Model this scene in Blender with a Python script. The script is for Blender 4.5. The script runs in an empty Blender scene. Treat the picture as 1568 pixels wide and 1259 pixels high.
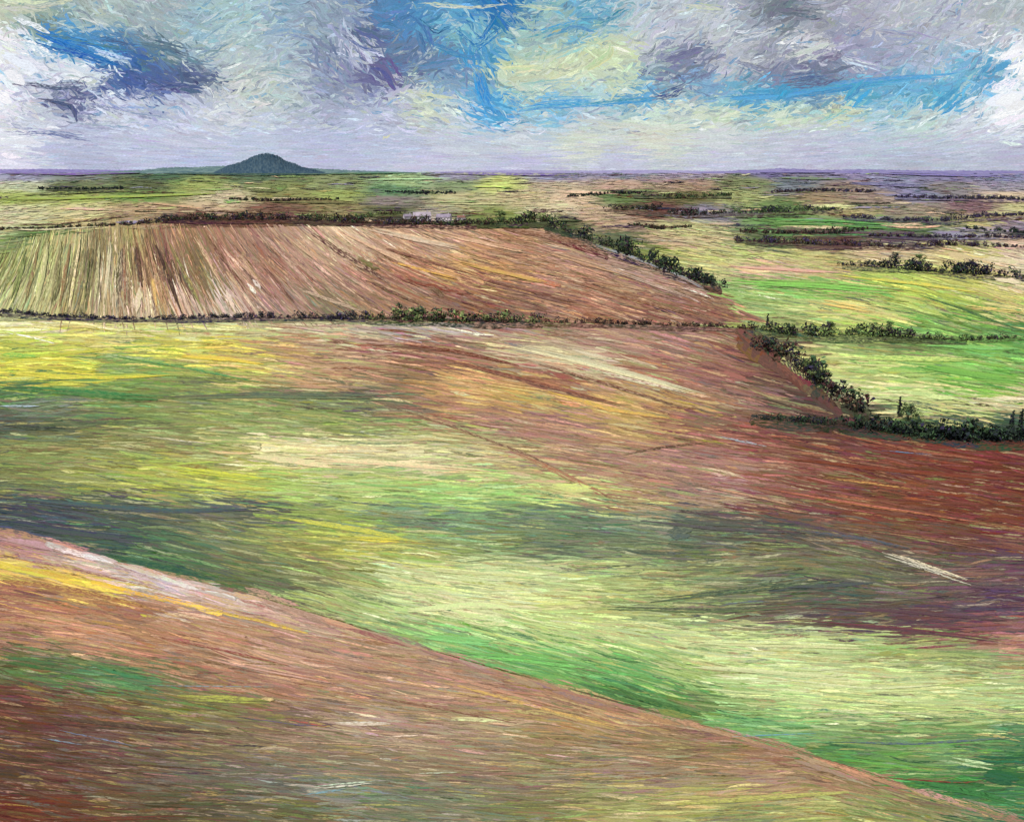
import bpy, math, numpy as np
from mathutils import Vector
rng=np.random.default_rng(11)
# ---------------------------------------------------------------- survey frame
W,H=1568.0,1259.0
CAMH=45.0; TH=0.5143; TV=TH*821/1024; HOR=262.0
P=math.atan(-(HOR/H-.5)*2*TV)
cp,sp=math.cos(P),math.sin(P)
def ray(x,y):
    nx=(x/W-.5)*2*TH; ny=-(y/H-.5)*2*TV
    return nx, cp+ny*sp, -sp+ny*cp
def hgt(x,y):
    d=np.sqrt(x*x+y*y)
    f=np.clip((1500-d)/1100,0,1); f=f*f*(3-2*f)
    h=1.6*np.sin(x/70+.6)*np.cos(y/95)+1.1*np.sin((x+y)/48)
    h=h*np.clip(d/200,.2,1)
    h=h+7*np.exp(-((x+60)/130)**2-((y-400)/110)**2)
    return h*f
def ground(x,y,off=0.):
    """survey a bearing/depression to the terrain"""
    dx,dy,dz=ray(x,np.maximum(y,HOR+1.2))
    t=(0-CAMH)/dz
    for _ in range(25):
        gx,gy=dx*t,dy*t
        tn=(hgt(gx,gy)+off*t-CAMH)/dz
        t=.5*t+.5*tn
    gx,gy=dx*t,dy*t
    return np.stack([gx,gy,hgt(gx,gy)+off*t],-1)
RS=45000.
def skyp(x,y,off=0.):
    dx,dy,dz=ray(x,y); n=np.sqrt(dx*dx+dy*dy+dz*dz)
    r=RS*(1-off)/n
    return np.stack([dx*r,dy*r,dz*r+CAMH],-1)
def lin(c):
    c=np.clip(np.asarray(c,float)/255.,0,1)
    return np.where(c<=.04045,c/12.92,((c+.055)/1.055)**2.4)
def desat(c,k):
    m=(c*np.array([.32,.54,.14])).sum(-1,keepdims=True); return m+(c-m)*k
# ---------------------------------------------------------------- colour surveys
def tab(s):
    a=[]
    for t in s.replace('\n',' ').split(';'):
        t=t.strip()
        if t: a.append([float(v) for v in t.replace(':',',').split(',')])
    return np.array(a)
SKY=tab("""
20,10:195,203,185;5,70:238,241,246;20,110:228,232,240;90,58:80,145,195;150,75:80,138,188;200,98:72,108,165;120,112:225,232,238;55,150:190,195,215;110,150:98,106,145;
60,115:205,212,228;20,160:228,230,240;60,190:205,210,225;
240,130:88,106,158;290,125:85,100,135;180,170:208,214,232;250,75:105,132,146;150,20:175,192,190;230,30:158,174,180;60,30:138,160,155;300,50:155,186,198;380,30:172,200,204;350,90:182,198,200;
430,20:148,172,190;440,70:165,184,198;380,130:200,208,203;330,170:204,210,220;200,120:82,104,158;270,150:192,200,220;490,40:148,165,184;510,80:122,136,165;570,60:98,112,148;545,72:200,205,222;580,112:105,108,150;
500,120:146,156,182;440,130:184,198,202;620,30:85,138,185;640,90:105,130,165;700,30:100,162,200;720,50:135,188,200;760,20:50,118,178;735,90:78,148,196;700,120:130,162,192;600,160:184,193,213;
650,160:205,215,195;700,170:192,206,216;745,165:85,164,215;790,110:200,214,184;810,60:165,196,188;850,45:155,186,185;900,30:110,168,196;930,80:205,217,180;860,110:211,220,186;820,140:190,210,196;
850,165:130,186,218;900,150:176,206,212;950,130:198,213,190;980,30:182,195,203;1010,50:192,198,210;1060,80:130,137,160;1050,112:115,124,155;1100,50:192,199,206;1150,40:158,168,180;1130,92:186,191,200;
1180,80:154,160,175;1200,18:115,124,138;1250,30:156,161,172;1230,70:206,209,212;1260,102:124,128,155;1200,112:134,138,165;1300,60:156,158,182;1350,30:174,177,192;1400,30:183,190,198;1340,92:155,163,190;
1380,70:166,172,194;1450,40:174,180,197;1420,92:174,187,207;1500,50:188,194,203;1540,20:175,185,190;1480,105:125,180,210;1552,90:242,243,247;1560,150:240,242,247;1530,180:226,232,238;
980,150:105,166,203;1080,140:130,172,203;1150,150:100,170,203;1200,150:98,162,200;1250,138:112,152,182;1310,150:100,170,203;1380,130:115,178,212;1440,148:100,173,207;1520,108:90,160,200;1360,172:162,199,213;
1100,172:206,219,198;1200,180:203,218,198;1290,168:208,219,190;1400,188:194,212,208;1480,185:208,216,223;1000,175:198,214,205;1040,160:202,214,205;900,185:194,206,216;
30,210:226,229,238;100,220:186,192,216;200,225:193,199,222;300,215:197,202,222;400,215:192,200,220;500,215:184,191,216;600,215:188,195,218;700,215:198,206,218;800,215:202,209,216;900,212:211,218,206;1000,205:214,219,203;1100,215:206,212,214;1200,210:194,199,214;1300,212:193,200,217;1400,220:188,197,213;1500,215:193,200,217;
10,250:218,218,233;150,250:182,186,212;300,250:185,192,220;500,250:188,192,218;650,250:196,197,220;800,250:193,194,219;950,248:196,199,219;1100,248:194,198,217;1250,248:188,190,212;1400,248:181,186,205;1540,248:184,187,207""")
MID=tab("""
50,497:235,225,175;200,500:220,215,150;350,500:208,206,142;500,500:205,195,155;650,500:175,160,150;800,508:165,125,108;950,515:168,130,112;1080,515:162,122,108;1150,530:128,84,70;1200,560: 100,70,62;
40,525:190,200,85;150,520:215,200,110;250,530:200,195,90;330,545:225,205,90;430,525:178,138,100;520,545:188,145,118;620,538:125,84,70;700,545:165,118,98;800,530:192,178,138;900,562:205,190,150;850,582:160,106,86;1000,575:168,120,102;1100,570:148,100,86;
40,565:215,205,80;120,577:205,200,75;200,550:130,162,88;300,575:150,170,82;400,570:200,178,114;500,580:192,155,115;620,580:150,120,90;700,592:210,162,106;800,607:200,162,96;1000,612:195,156,98;1150,610:140,112,95;1250,625:88,68,60;
30,603:80,120,74;150,595:105,138,82;300,600:122,132,86;450,602:118,124,88;560,612:108,108,88;650,630:160,116,94;750,650:176,128,106;850,650:175,130,114;950,640:188,156,98;1100,650:148,102,86;1200,680:132,82,68;1300,665:96,62,60;1400,690:122,70,56;1500,700:116,62,50;
20,645:92,100,84;60,622:118,128,104;100,655:102,110,78;200,640:128,140,80;300,640:138,148,88;400,630:146,158,94;500,645:142,154,90;600,650:152,158,98;700,660:172,172,112;
30,700:130,138,80;120,690:148,148,90;250,680:142,140,90;330,700:158,158,94;420,690:224,213,155;500,695:226,211,163;600,695:213,204,152;700,700:212,200,147;780,705:192,174,122;880,705:165,128,104;1000,720:174,132,113;1100,720:170,126,111;1200,730:142,92,77;1350,740:124,74,58;1500,740:114,62,50;
40,740:120,126,82;150,740:150,156,86;250,725:175,182,82;350,737:186,190,90;450,750:163,188,98;550,745:174,190,112;650,750:158,195,109;750,750:168,200,114;880,750:201,210,133;960,762:174,140,98;1080,760:162,132,116;1200,780:124,84,72;1350,790:124,75,58;1500,790:118,64,52;
40,775:74,82,86;150,778:82,90,84;300,785:106,110,88;400,780:95,102,88;500,800:152,166,90;600,790:124,144,109;700,802:115,142,107;800,802:112,130,98;900,795:102,122,96;1000,798:132,142,113;1100,803:94,95,84;1200,812:90,88,80;1300,820:118,96,78;1450,830:110,76,63;1540,830:118,72,68;
50,805:72,78,86;150,822:76,88,82;250,842:86,114,84;350,830:120,126,88;450,822:152,154,86;550,832:186,186,92;650,838:163,171,98;750,832:132,146,93;850,838:110,122,92;950,842:118,127,96;1050,842:100,107,87;1150,850:126,125,89;1300,862:116,116,86;1400,862:104,95,82;1500,885:120,94,86;1550,855:102,70,84;
280,880:74,108,70;350,872:106,114,80;450,872:124,127,82;550,885:158,166,103;650,880:204,211,146;750,880:209,216,151;850,880:192,204,138;950,880:177,188,119;1050,887:142,148,98;1150,892:122,131,93;1250,902:88,97,83;1350,902:104,103,82;1450,920:95,76,82;1540,920:93,68,84;
420,908:106,107,82;500,930:165,176,110;600,930:192,206,140;700,930:212,216,156;800,922:212,212,147;900,932:190,195,120;1000,932:158,167,110;1100,932:122,131,91;1200,942:104,91,82;1300,952:95,77,76;1400,952:103,71,75;1520,970:136,88,86;1552,990:180,132,112;
600,967:142,173,110;700,980:142,192,111;800,970:174,202,125;900,970:197,211,137;1000,975:192,204,137;1100,985:204,212,147;1200,975:191,201,137;1300,985:183,195,128;1400,1000:157,172,103;1500,1010:141,156,102;
750,1012:108,170,97;850,1022:118,170,93;950,1032:100,160,87;1050,1022:164,185,109;1150,1030:199,212,147;1250,1040:203,212,147;1350,1040:196,208,138;1450,1050:192,204,137;1550,1060:175,191,128;
950,1062:74,122,70;1050,1085:106,136,73;1150,1085:158,185,116;1250,1080:191,203,136;1350,1090:188,200,131;1500,1090:189,200,129;
1150,1112:118,170,101;1250,1125:131,162,101;1350,1120:126,153,92;1450,1128:114,148,88;1550,1125:86,128,82;1250,1152:82,127,73;1350,1168:98,152,74;1450,1165:114,146,92;1540,1175:54,102,64;1450,1202:64,118,64;1540,1222:70,120,73""")
FG=tab("""
5,830:170,120,120;50,842:178,134,130;150,862:198,170,164;250,893:210,190,185;350,922:200,170,152;448,948:190,156,136;550,985:168,134,106;700,1030:168,134,109;850,1070:168,130,100;1000,1105:158,121,94;1150,1150:158,121,90;1300,1200:156,122,92;1450,1240:136,130,91;
20,872:222,194,90;130,893:222,190,85;20,912:148,98,84;100,922:178,128,88;60,950:196,145,109;200,935:164,119,91;300,960:180,135,105;400,972:172,129,95;30,975:160,117,97;150,980:186,137,105;250,990:175,125,94;400,1010:192,151,125;500,1010:180,140,115;600,1030:174,138,111;700,1070:178,140,115;800,1090:168,132,96;900,1112:176,146,100;1000,1140:142,123,83;
30,1012:98,104,66;100,1030:96,118,70;180,1042:90,132,86;260,1030:124,115,82;350,1040:160,114,90;450,1050:172,127,104;550,1060:165,131,104;650,1090:160,134,103;750,1112:172,152,115;850,1130:150,130,87;950,1150:156,132,103;1100,1165:142,121,85;
30,1070:106,70,56;150,1080:112,84,61;250,1078:116,112,70;350,1088:125,119,74;450,1098:126,100,86;550,1112:175,152,125;650,1130:160,134,111;750,1160:152,130,101;850,1170:143,129,91;1000,1190:156,134,109;1150,1195:170,138,111;1250,1205:168,138,101;
50,1120:102,67,55;150,1140:106,78,69;250,1130:110,89,74;350,1140:130,113,86;450,1150:141,120,95;550,1160:141,124,95;650,1180:141,124,95;800,1200:134,117,91;950,1225:156,150,95;1100,1220:172,164,98;1250,1228:180,171,105;
30,1180:88,66,53;100,1180:104,72,59;200,1175:112,92,74;300,1190:109,101,85;400,1200:113,107,91;500,1212:136,137,122;600,1220:113,120,93;700,1240:123,124,97;
50,1242:104,56,42;150,1240:99,76,56;300,1240:95,85,61;450,1245:104,99,70;800,1245:123,122,77;1000,1250:169,166,102;1150,1250:138,149,92;1350,1245:130,142,84;1540,1252:79,118,82""")
FAR=tab("""
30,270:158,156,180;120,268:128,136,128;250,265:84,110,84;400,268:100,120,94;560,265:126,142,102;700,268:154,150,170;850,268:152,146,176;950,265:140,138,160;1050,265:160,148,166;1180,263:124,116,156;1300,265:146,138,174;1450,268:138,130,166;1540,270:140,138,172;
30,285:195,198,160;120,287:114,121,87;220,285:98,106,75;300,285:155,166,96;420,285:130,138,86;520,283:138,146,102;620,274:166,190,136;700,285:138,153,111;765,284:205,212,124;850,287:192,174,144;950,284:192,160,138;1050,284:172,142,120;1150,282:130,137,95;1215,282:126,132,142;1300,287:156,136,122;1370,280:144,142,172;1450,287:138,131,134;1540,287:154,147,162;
20,302:172,186,100;120,302:172,182,100;220,299:118,146,76;340,302:206,191,154;440,300:140,140,87;520,297:156,168,96;600,293:108,144,102;600,307:140,125,122;700,302:192,183,136;800,302:194,178,136;880,302:218,189,156;950,300:108,130,80;1050,300:114,109,72;1130,302:164,169,110;1250,302:156,135,106;1350,302:162,141,127;1400,298:140,136,170;1540,299:214,190,157;
20,325:206,200,156;120,322:212,201,148;220,320:190,160,124;330,317:200,175,139;430,320:126,92,78;520,324:155,140,96;600,324:98,105,68;660,332:180,167,152;760,332:130,142,78;850,322:212,195,157;920,327:197,167,138;1000,322:116,78,70;1080,327:131,124,138;1200,317:108,131,80;1300,322:180,165,118;1400,322:155,141,121;1500,317:138,107,109;1550,322:198,190,136;
30,342:212,204,157;120,340:200,183,131;60,354:106,129,78;200,337:163,141,104;300,337:108,74,65;400,337:124,83,69;500,337:98,88,65;600,340:74,66,59;750,345:105,111,68;850,342:84,91,61;950,347:182,153,129;1050,347:188,187,127;1200,342:118,160,90;1300,347:96,144,90;1400,347:101,122,85;1500,342:188,180,119;1550,347:142,128,144;
950,362:106,113,82;1020,367:202,172,137;1080,367:199,182,137;1180,365:90,104,70;1280,367:98,66,66;1380,367:106,92,97;1480,362:152,146,174;1480,375:178,177,106;1550,372:212,180,155;
980,388:133,140,77;1060,392:198,197,120;1150,388:198,202,127;1250,397:190,186,119;1350,388:212,188,145;1450,388:212,191,137;1550,397:221,197,167;
1080,414:190,190,127;1180,414:215,174,147;1280,417:198,179,119;1380,422:178,195,97;1480,432:188,187,97;1550,435:221,205,163;
1130,447:157,191,111;1220,440:134,182,90;1320,440:129,178,88;1420,447:187,195,88;1500,462:156,186,88;1550,452:215,203,120;
1180,472:173,188,118;1250,475:198,202,127;1320,478:224,204,127;1400,475:188,201,110;1480,482:112,153,80;1550,487:207,195,127;
1200,497:132,146,85;1300,497:178,191,103;1400,497:121,168,86;1500,502:102,144,71;1560,507:86,127,71;
1300,532:156,169,102;1400,530:107,122,77;1500,530:129,178,87;1560,530:103,159,80;
1240,550:200,192,125;1300,560:190,201,119;1450,552:129,182,87;1500,590:119,176,74;1400,600:198,211,134;1330,600:212,207,151;1530,612:221,205,154;1380,575:164,193,102;1450,630:197,199,127;1200,530:112,94,75;1300,640:71,80,59;1450,655:64,84,63;1550,655:60,84,63""")
HUMP=tab("""
20,400:160,165,100;60,380:168,170,110;30,460:192,190,135;80,450:180,174,120;110,380:194,186,130;120,430:152,140,98;150,400:134,122,86;170,430:205,188,150;190,380:170,152,102;200,450:174,144,112;230,400:130,98,75;240,440:192,156,110;215,470:216,194,160;265,380:168,124,102;270,430:104,82,66;290,470:202,174,149;300,400:144,120,84;330,440:130,116,84;340,380:154,114,94;350,460:213,187,170;370,420:186,146,124;400,380:162,127,107;420,420:156,112,93;430,460:168,134,121;470,380:188,154,128;480,430:181,141,121;500,470:126,113,90;540,370:213,184,149;560,420:164,122,103;570,460:152,121,97;620,380:195,155,125;630,420:173,114,88;650,455:148,118,98;680,370:192,154,128;700,410:213,168,112;720,450:130,84,72;780,380:179,134,104;780,420:203,151,104;800,460:136,102,87;866,370:177,139,115;870,410:190,149,122;900,450:169,117,92;950,400:178,145,128;960,440:174,138,107;1000,470:145,100,85;1030,430:174,145,125;1080,465:145,102,83;1130,485:151,111,90""")
def idw(T,x,y,ax,p=2.6,e=30.):
    out=np.empty((len(x),T.shape[1]-2))
    for i in range(0,len(x),20000):
        xx=x[i:i+20000,None]; yy=y[i:i+20000,None]
        d=((xx-T[:,0])*ax)**2+(yy-T[:,1])**2+e
        w=d**(-p); w/=w.sum(1,keepdims=True)
        out[i:i+20000]=w@T[:,2:]
    return out
ANG={'mid':tab("0,600:0;0,700:2;100,800:7;300,870:12;500,600:5;500,700:2;500,800:5;500,930:14;900,600:12;1100,550:14;700,540:9;1300,750:9;1500,750:8;1000,700:9;1200,900:-3;900,900:2;1300,850:10;1200,1050:3;1500,1100:2;800,1000:14;1450,930:-1;700,760:2;950,1050:16;200,520:2"),
'fg':tab("100,850:13;400,950:14;900,1080:14;1300,1200:15;50,1000:9;50,1150:8;500,1060:9;500,1200:5;900,1200:-1;1200,1230:-4;300,1240:4;800,1130:5"),
'far':tab("300,300:0;800,300:1;1300,300:2;1300,440:9;1450,460:14;1150,430:9;1350,570:4;1500,590:8;1300,350:2;1250,480:6;100,330:-4"),
'hump':tab("20,430:118;60,420:109;100,420:100;150,420:94;200,420:84;260,420:72;320,420:60;380,420:51;450,420:42;530,420:34;600,420:27;700,420:17;800,420:13;950,420:16;1100,460:17"),
'sky':tab("100,60:22;250,110:28;400,60:-15;540,80:45;650,60:-30;740,80:60;850,80:-25;950,120:10;1050,60:-30;1200,60:-20;1350,80:-15;1500,60:-30;100,150:12;1000,150:-6;1300,140:-8;500,220:-3;1000,220:-1;100,220:4;1450,140:-25")}
def pip(x,y,poly):
    poly=np.array(poly,float); ins=np.zeros(len(x),bool); j=len(poly)-1
    for i in range(len(poly)):
        xi,yi=poly[i]; xj,yj=poly[j]
        if yi!=yj:
            c=((yi>y)!=(yj>y))&(x<(xj-xi)*(y-yi)/(yj-yi)+xi); ins^=c
        j=i
    return ins
LA=[(-800,640),(0,815),(100,835),(250,880),(400,915),(560,965),(740,1020),(900,1065),(1050,1105),(1200,1145),(1340,1190),(1568,1262),(2400,1500)]
HP=[(-400,395),(0,388),(60,360),(200,351),(440,346),(640,345),(830,350),(900,370),(960,395),(1060,425),(1120,455),(1165,492),(1100,500),(820,494),(600,492),(440,488),(270,490),(100,488),(-400,486)]
TOPX=[-900,820,1100,1150,1180,1230,1290,1400,1568,2600]; TOPY=[491,495,502,505,535,580,625,668,674,690]
lax=np.array([p[0] for p in LA],float); lay=np.array([p[1] for p in LA],float)
def region(x,y,soft=0):
    r=np.full(len(x),0)
    r[y>np.interp(x,TOPX,TOPY)]=2
    r[pip(x,y,HP)]=1
    yy=y+rng.normal(0,soft,len(y)) if soft else y
    m=(r==2)&(yy>np.interp(x,lax,lay)); r[m]=3
    return r
NAMES=['far','hump','mid','fg']; TABS=[FAR,HUMP,MID,FG]; AX=[.32,1.3,.42,.42]; EE=[14.,25.,50.,50.]
def cmap(x,y,r):
    xc=np.clip(x,-30,1600); yc=np.clip(y,HOR,1262)
    o=np.zeros((len(x),3))
    for k in range(4):
        m=r==k
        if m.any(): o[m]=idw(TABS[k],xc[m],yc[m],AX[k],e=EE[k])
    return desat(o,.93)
# ---------------------------------------------------------------- mesh helpers
KL=1.15   # light level on flat ground
def mesh_np(name,V,F,cols=None,uv=None,mat=None,smooth=False,parent=None):
    me=bpy.data.meshes.new(name)
    V=np.asarray(V,np.float32); F=np.asarray(F,np.int32)
    me.vertices.add(len(V)); me.vertices.foreach_set('co',V.ravel())
    n=F.shape[1]
    me.loops.add(F.size); me.loops.foreach_set('vertex_index',F.ravel())
    me.polygons.add(len(F)); me.polygons.foreach_set('loop_start',np.arange(0,F.size,n,dtype=np.int32))
    try: me.polygons.foreach_set('loop_total',np.full(len(F),n,np.int32))
    except Exception: pass
    me.polygons.foreach_set('use_smooth',np.full(len(F),smooth))
    if cols:
        for nm,c in cols.items():
            a=me.color_attributes.new(nm,'FLOAT_COLOR','POINT')
            c4=np.ones((len(V),4),np.float32); c4[:,:3]=c
            a.data.foreach_set('color',c4.ravel())
    if uv is not None:
        l=me.uv_layers.new(name='UVMap'); l.data.foreach_set('uv',np.asarray(uv,np.float32)[F.ravel()].ravel())
    me.update(calc_edges=True); me.validate()
    ob=bpy.data.objects.new(name,me); bpy.context.collection.objects.link(ob)
    if mat: me.materials.append(mat)
    if parent: ob.parent=parent
    return ob
def ramp(nt,fac,a,b):
    r=nt.nodes.new('ShaderNodeMapRange'); r.inputs[1].default_value=a; r.inputs[2].default_value=b
    nt.links.new(fac,r.inputs[0]); return r.outputs[0]
def stroke_mat(name,emit=False,thr=(.38,.54)):
    m=bpy.data.materials.new(name); m.use_nodes=True; nt=m.node_tree; nt.nodes.clear()
    o=nt.nodes.new('ShaderNodeOutputMaterial')
    a=nt.nodes.new('ShaderNodeVertexColor'); a.layer_name='Col'
    b=nt.nodes.new('ShaderNodeVertexColor'); b.layer_name='Under'
    uv=nt.nodes.new('ShaderNodeUVMap')
    n=nt.nodes.new('ShaderNodeTexNoise'); n.inputs['Scale'].default_value=1.; n.inputs['Detail'].default_value=2; n.inputs['Roughness'].default_value=.7
    nt.links.new(uv.outputs[0],n.inputs['Vector'])
    f=ramp(nt,n.outputs[0],*thr)
    mx=nt.nodes.new('ShaderNodeMix'); mx.data_type='RGBA'
    nt.links.new(f,mx.inputs[0]); nt.links.new(b.outputs[0],mx.inputs[6]); nt.links.new(a.outputs[0],mx.inputs[7])
    n2=nt.nodes.new('ShaderNodeTexNoise'); n2.inputs['Scale'].default_value=2.6; n2.inputs['Detail'].default_value=1
    nt.links.new(uv.outputs[0],n2.inputs['Vector'])
    r2=nt.nodes.new('ShaderNodeMapRange'); r2.inputs[1].default_value=.3; r2.inputs[2].default_value=.7; r2.inputs[3].default_value=.84; r2.inputs[4].default_value=1.16
    nt.links.new(n2.outputs[0],r2.inputs[0])
    mu=nt.nodes.new('ShaderNodeVectorMath'); mu.operation='SCALE'
    nt.links.new(mx.outputs[2],mu.inputs[0]); nt.links.new(r2.outputs[0],mu.inputs['Scale'])
    if emit:
        s=nt.nodes.new('ShaderNodeEmission'); nt.links.new(mu.outputs[0],s.inputs[0])
    else:
        s=nt.nodes.new('ShaderNodeBsdfDiffuse'); nt.links.new(mu.outputs[0],s.inputs[0])
    nt.links.new(s.outputs[0],o.inputs[0]); return m
def vc_mat(name,emit=False,scale=.5,amt=.15):
    m=bpy.data.materials.new(name); m.use_nodes=True; nt=m.node_tree; nt.nodes.clear()
    o=nt.nodes.new('ShaderNodeOutputMaterial')
    a=nt.nodes.new('ShaderNodeVertexColor'); a.layer_name='Col'
    g=nt.nodes.new('ShaderNodeNewGeometry')
    n=nt.nodes.new('ShaderNodeTexNoise'); n.inputs['Scale'].default_value=scale; n.inputs['Detail'].default_value=4
    nt.links.new(g.outputs['Position'],n.inputs['Vector'])
    r2=nt.nodes.new('ShaderNodeMapRange'); r2.inputs[1].default_value=.3; r2.inputs[2].default_value=.7; r2.inputs[3].default_value=1-amt; r2.inputs[4].default_value=1+amt
    nt.links.new(n.outputs[0],r2.inputs[0])
    mu=nt.nodes.new('ShaderNodeVectorMath'); mu.operation='SCALE'
    nt.links.new(a.outputs[0],mu.inputs[0]); nt.links.new(r2.outputs[0],mu.inputs['Scale'])
    s=nt.nodes.new('ShaderNodeEmission' if emit else 'ShaderNodeBsdfDiffuse')
    nt.links.new(mu.outputs[0],s.inputs[0]); nt.links.new(s.outputs[0],o.inputs[0]); return m
M_land=stroke_mat('crop_and_soil'); M_sky=stroke_mat('cloud_light',True); M_ground=vc_mat('soil_ground'); M_dome=vc_mat('sky_dome',True,.0002,.05); M_leaf=vc_mat('foliage',False,.6,.25)
# ---------------------------------------------------------------- strokes -> real ribbons of crop / soil
NS=7
def ribbons(px,py,w,col,under,off,surf):
    N=len(px)
    tx=np.gradient(px,axis=1); ty=np.gradient(py,axis=1); l=np.sqrt(tx**2+ty**2)+1e-6
    nx,ny=-ty/l,tx/l
    s=np.linspace(0,1,NS)
    prof=np.minimum(1,.2+2.8*np.minimum(s,1-s))[None]*(1+rng.normal(0,.14,(N,NS)))
    hw=.5*w[:,None]*prof
    X=np.stack([px-nx*hw,px+nx*hw],-1); Y=np.stack([py-ny*hw,py+ny*hw],-1)
    offm=np.broadcast_to(off[:,None,None],X.shape)
    V=surf(X.ravel(),Y.ravel(),offm.ravel())
    base=(np.arange(N)*NS*2)[:,None]+np.arange(NS-1)[None]*2
    F=np.stack([base,base+2,base+3,base+1],-1).reshape(-1,4)
    C=np.repeat(col,NS*2,0); U=np.repeat(under,NS*2,0)
    L=np.sqrt(np.diff(px,axis=1)**2+np.diff(py,axis=1)**2).sum(1)
    u=(s[None]*L[:,None]*.11+rng.uniform(0,500,(N,1)))
    v0=rng.uniform(0,500,(N,1))+0*u
    uv=np.stack([np.stack([u,v0],-1),np.stack([u,v0+.5*w[:,None]],-1)],2).reshape(-1,2)
    return V,F,C,U,uv
ACC={0:[(225,215,150),(70,80,58),(190,150,120),(120,150,75),(92,70,92)],
1:[(228,205,168),(105,70,56),(130,122,76),(205,160,105),(160,100,78)],
2:[(228,222,168),(80,92,78),(205,180,115),(145,180,105),(160,112,98)],
3:[(220,190,165),(90,64,52),(194,172,98),(130,130,124),(188,132,110)]}
layers=[(9000,(60,130),(8,16),.04,.00010,.00028,.07,5),(23000,(35,105),(4.,9.),.08,.00030,.00058,.085,6),(27000,(20,85),(1.6,4.),.20,.0006,.00095,.13,8)]
acc={k:[] for k in range(4)}
for n,(l0,l1),(w0,w1),pa,o0,o1,vj,cj in layers:
    x=rng.uniform(-160,1730,n); y=HOR+2+rng.uniform(0,1,n)**1.15*(1300-HOR)
    r=region(x,y,4.)
    dep=np.clip((y-HOR)/230.,.10,1)
    dep=np.where(r==1,np.maximum(dep,.62),dep)
    L=rng.uniform(l0,l1,n)*np.clip(dep*1.2,.28,1); Wd=rng.uniform(w0,w1,n)*np.clip(dep,.22,1)
    L=np.where(r==1,L*.75,L); Wd=np.where(r==1,Wd*.75,Wd)
    a=np.zeros(n)
    for k in range(4):
        m=r==k; a[m]=idw(ANG[NAMES[k]],x[m],y[m],.6,2.,200.)[:,0]
    a=np.radians(a+rng.normal(0,np.where(y<350,1.5,3.4),n))
    s=np.linspace(-.5,.5,NS)[None]
    k=rng.normal(0,.05,n)[:,None]
    px=x[:,None]+np.cos(a)[:,None]*s*L[:,None]-np.sin(a)[:,None]*k*L[:,None]*(s*s*2-.3)
    py=y[:,None]+np.sin(a)[:,None]*s*L[:,None]+np.cos(a)[:,None]*k*L[:,None]*(s*s*2-.3)
    jm=np.where(r==1,.5,1.)
    j=rng.normal(0,1,n)*44*dep; j2=rng.normal(0,1,n)*12*dep*jm
    sx=x+np.cos(a)*j-np.sin(a)*j2; sy=y+np.sin(a)*j+np.cos(a)*j2
    c=cmap(sx,sy,r); un=cmap(x+j*.4,y+j2*.4,r)
    hv=np.where(r==1,1.5,1.)
    c*=np.exp(rng.normal(0,vj,n)*hv)[:,None]; c+=rng.normal(0,cj,(n,3))
    am=rng.random(n)<pa
    for kk in range(4):
        m=am&(r==kk); pal=np.array(ACC[kk])[rng.integers(0,5,m.sum())]; c[m]=c[m]*.5+pal*.5
    order=np.arange(n)
    off=o0+(o1-o0)*order/n
    c=lin(c)/KL; un=lin(un*rng.uniform(.93,1.05,(n,1)))/KL
    for kk in range(4):
        m=r==kk
        py_=np.maximum(py[m],HOR+1.5)
        acc[kk].append(ribbons(px[m],py_,Wd[m],c[m],un[m],off[m],ground))
# hand surveyed marks : (points, width, colour, passes)
FE=[]
def fe(pts,w,c,n=2): FE.append((pts,w,c,n))
# far country: short hedge banks, copses and pale field slivers
for i in range(150):
    y0=HOR+4+rng.uniform(0,1)**1.2*84; x0=rng.uniform(-40,1600) if i%3 else rng.uniform(900,1600)
    if y0>338 and x0<850: continue
    Ln=rng.uniform(25,110)*np.clip((y0-HOR)/50,.5,1); t=rng.random()
    c=[(74,58,78),(62,70,58),(92,62,58),(70,84,58),(58,54,70)][rng.integers(0,5)] if t<.62 else [(222,196,160),(208,206,150),(150,142,170),(150,176,110),(226,184,158)][rng.integers(0,5)]
    fe([(x0,y0),(x0+Ln/2,y0+rng.normal(0,.8)),(x0+Ln,y0+rng.normal(0,1.5))],rng.uniform(1.6,3.4)*np.clip((y0-HOR)/40,.6,1.2),c,2)
fe([(0,481),(60,486),(180,491),(270,491),(340,489),(440,489),(560,492)],5,(52,44,60),6)
fe([(560,491),(660,494),(740,496),(830,496)],9,(58,62,48),7)
fe([(830,497),(1000,501),(1160,507)],5,(84,60,52),5)
fe([(250,338),(340,338),(440,339),(600,345),(760,346)],6,(66,44,44),8)
fe([(730,345),(840,343)],8,(56,60,46),5)
fe([(835,352),(900,370),(960,392),(1020,416),(1105,443)],11,(50,52,50),8)
fe([(835,358),(880,372),(930,392)],8,(90,60,50),4)
fe([(1155,507),(1260,517),(1400,521),(1480,524)],9,(58,68,50),7)
fe([(1480,524),(1568,519)],4,(70,88,52),4)
fe([(1140,512),(1190,535),(1230,570),(1270,603),(1330,640)],26,(72,62,54),9)
fe([(1130,515),(1180,550),(1230,590),(1290,630)],20,(104,76,64),5)
fe([(1150,643),(1280,652),(1400,668),(1568,674)],14,(46,58,52),10)
fe([(1290,409),(1420,417),(1568,428)],5,(54,56,62),6)
fe([(1125,371),(1300,378),(1450,378)],6,(76,56,58),6)
fe([(925,321),(1050,331),(1160,328),(1290,324)],5,(74,62,58),6)
fe([(970,302),(1120,302)],3,(66,68,56),4);fe([(1290,335),(1450,341),(1568,331)],3,(80,68,88),5);fe([(1370,303),(1568,308)],3,(92,80,104),4);fe([(1470,353),(1600,359)],3,(66,66,64),4);fe([(60,291),(190,291)],2.5,(74,78,62),3)
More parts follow.
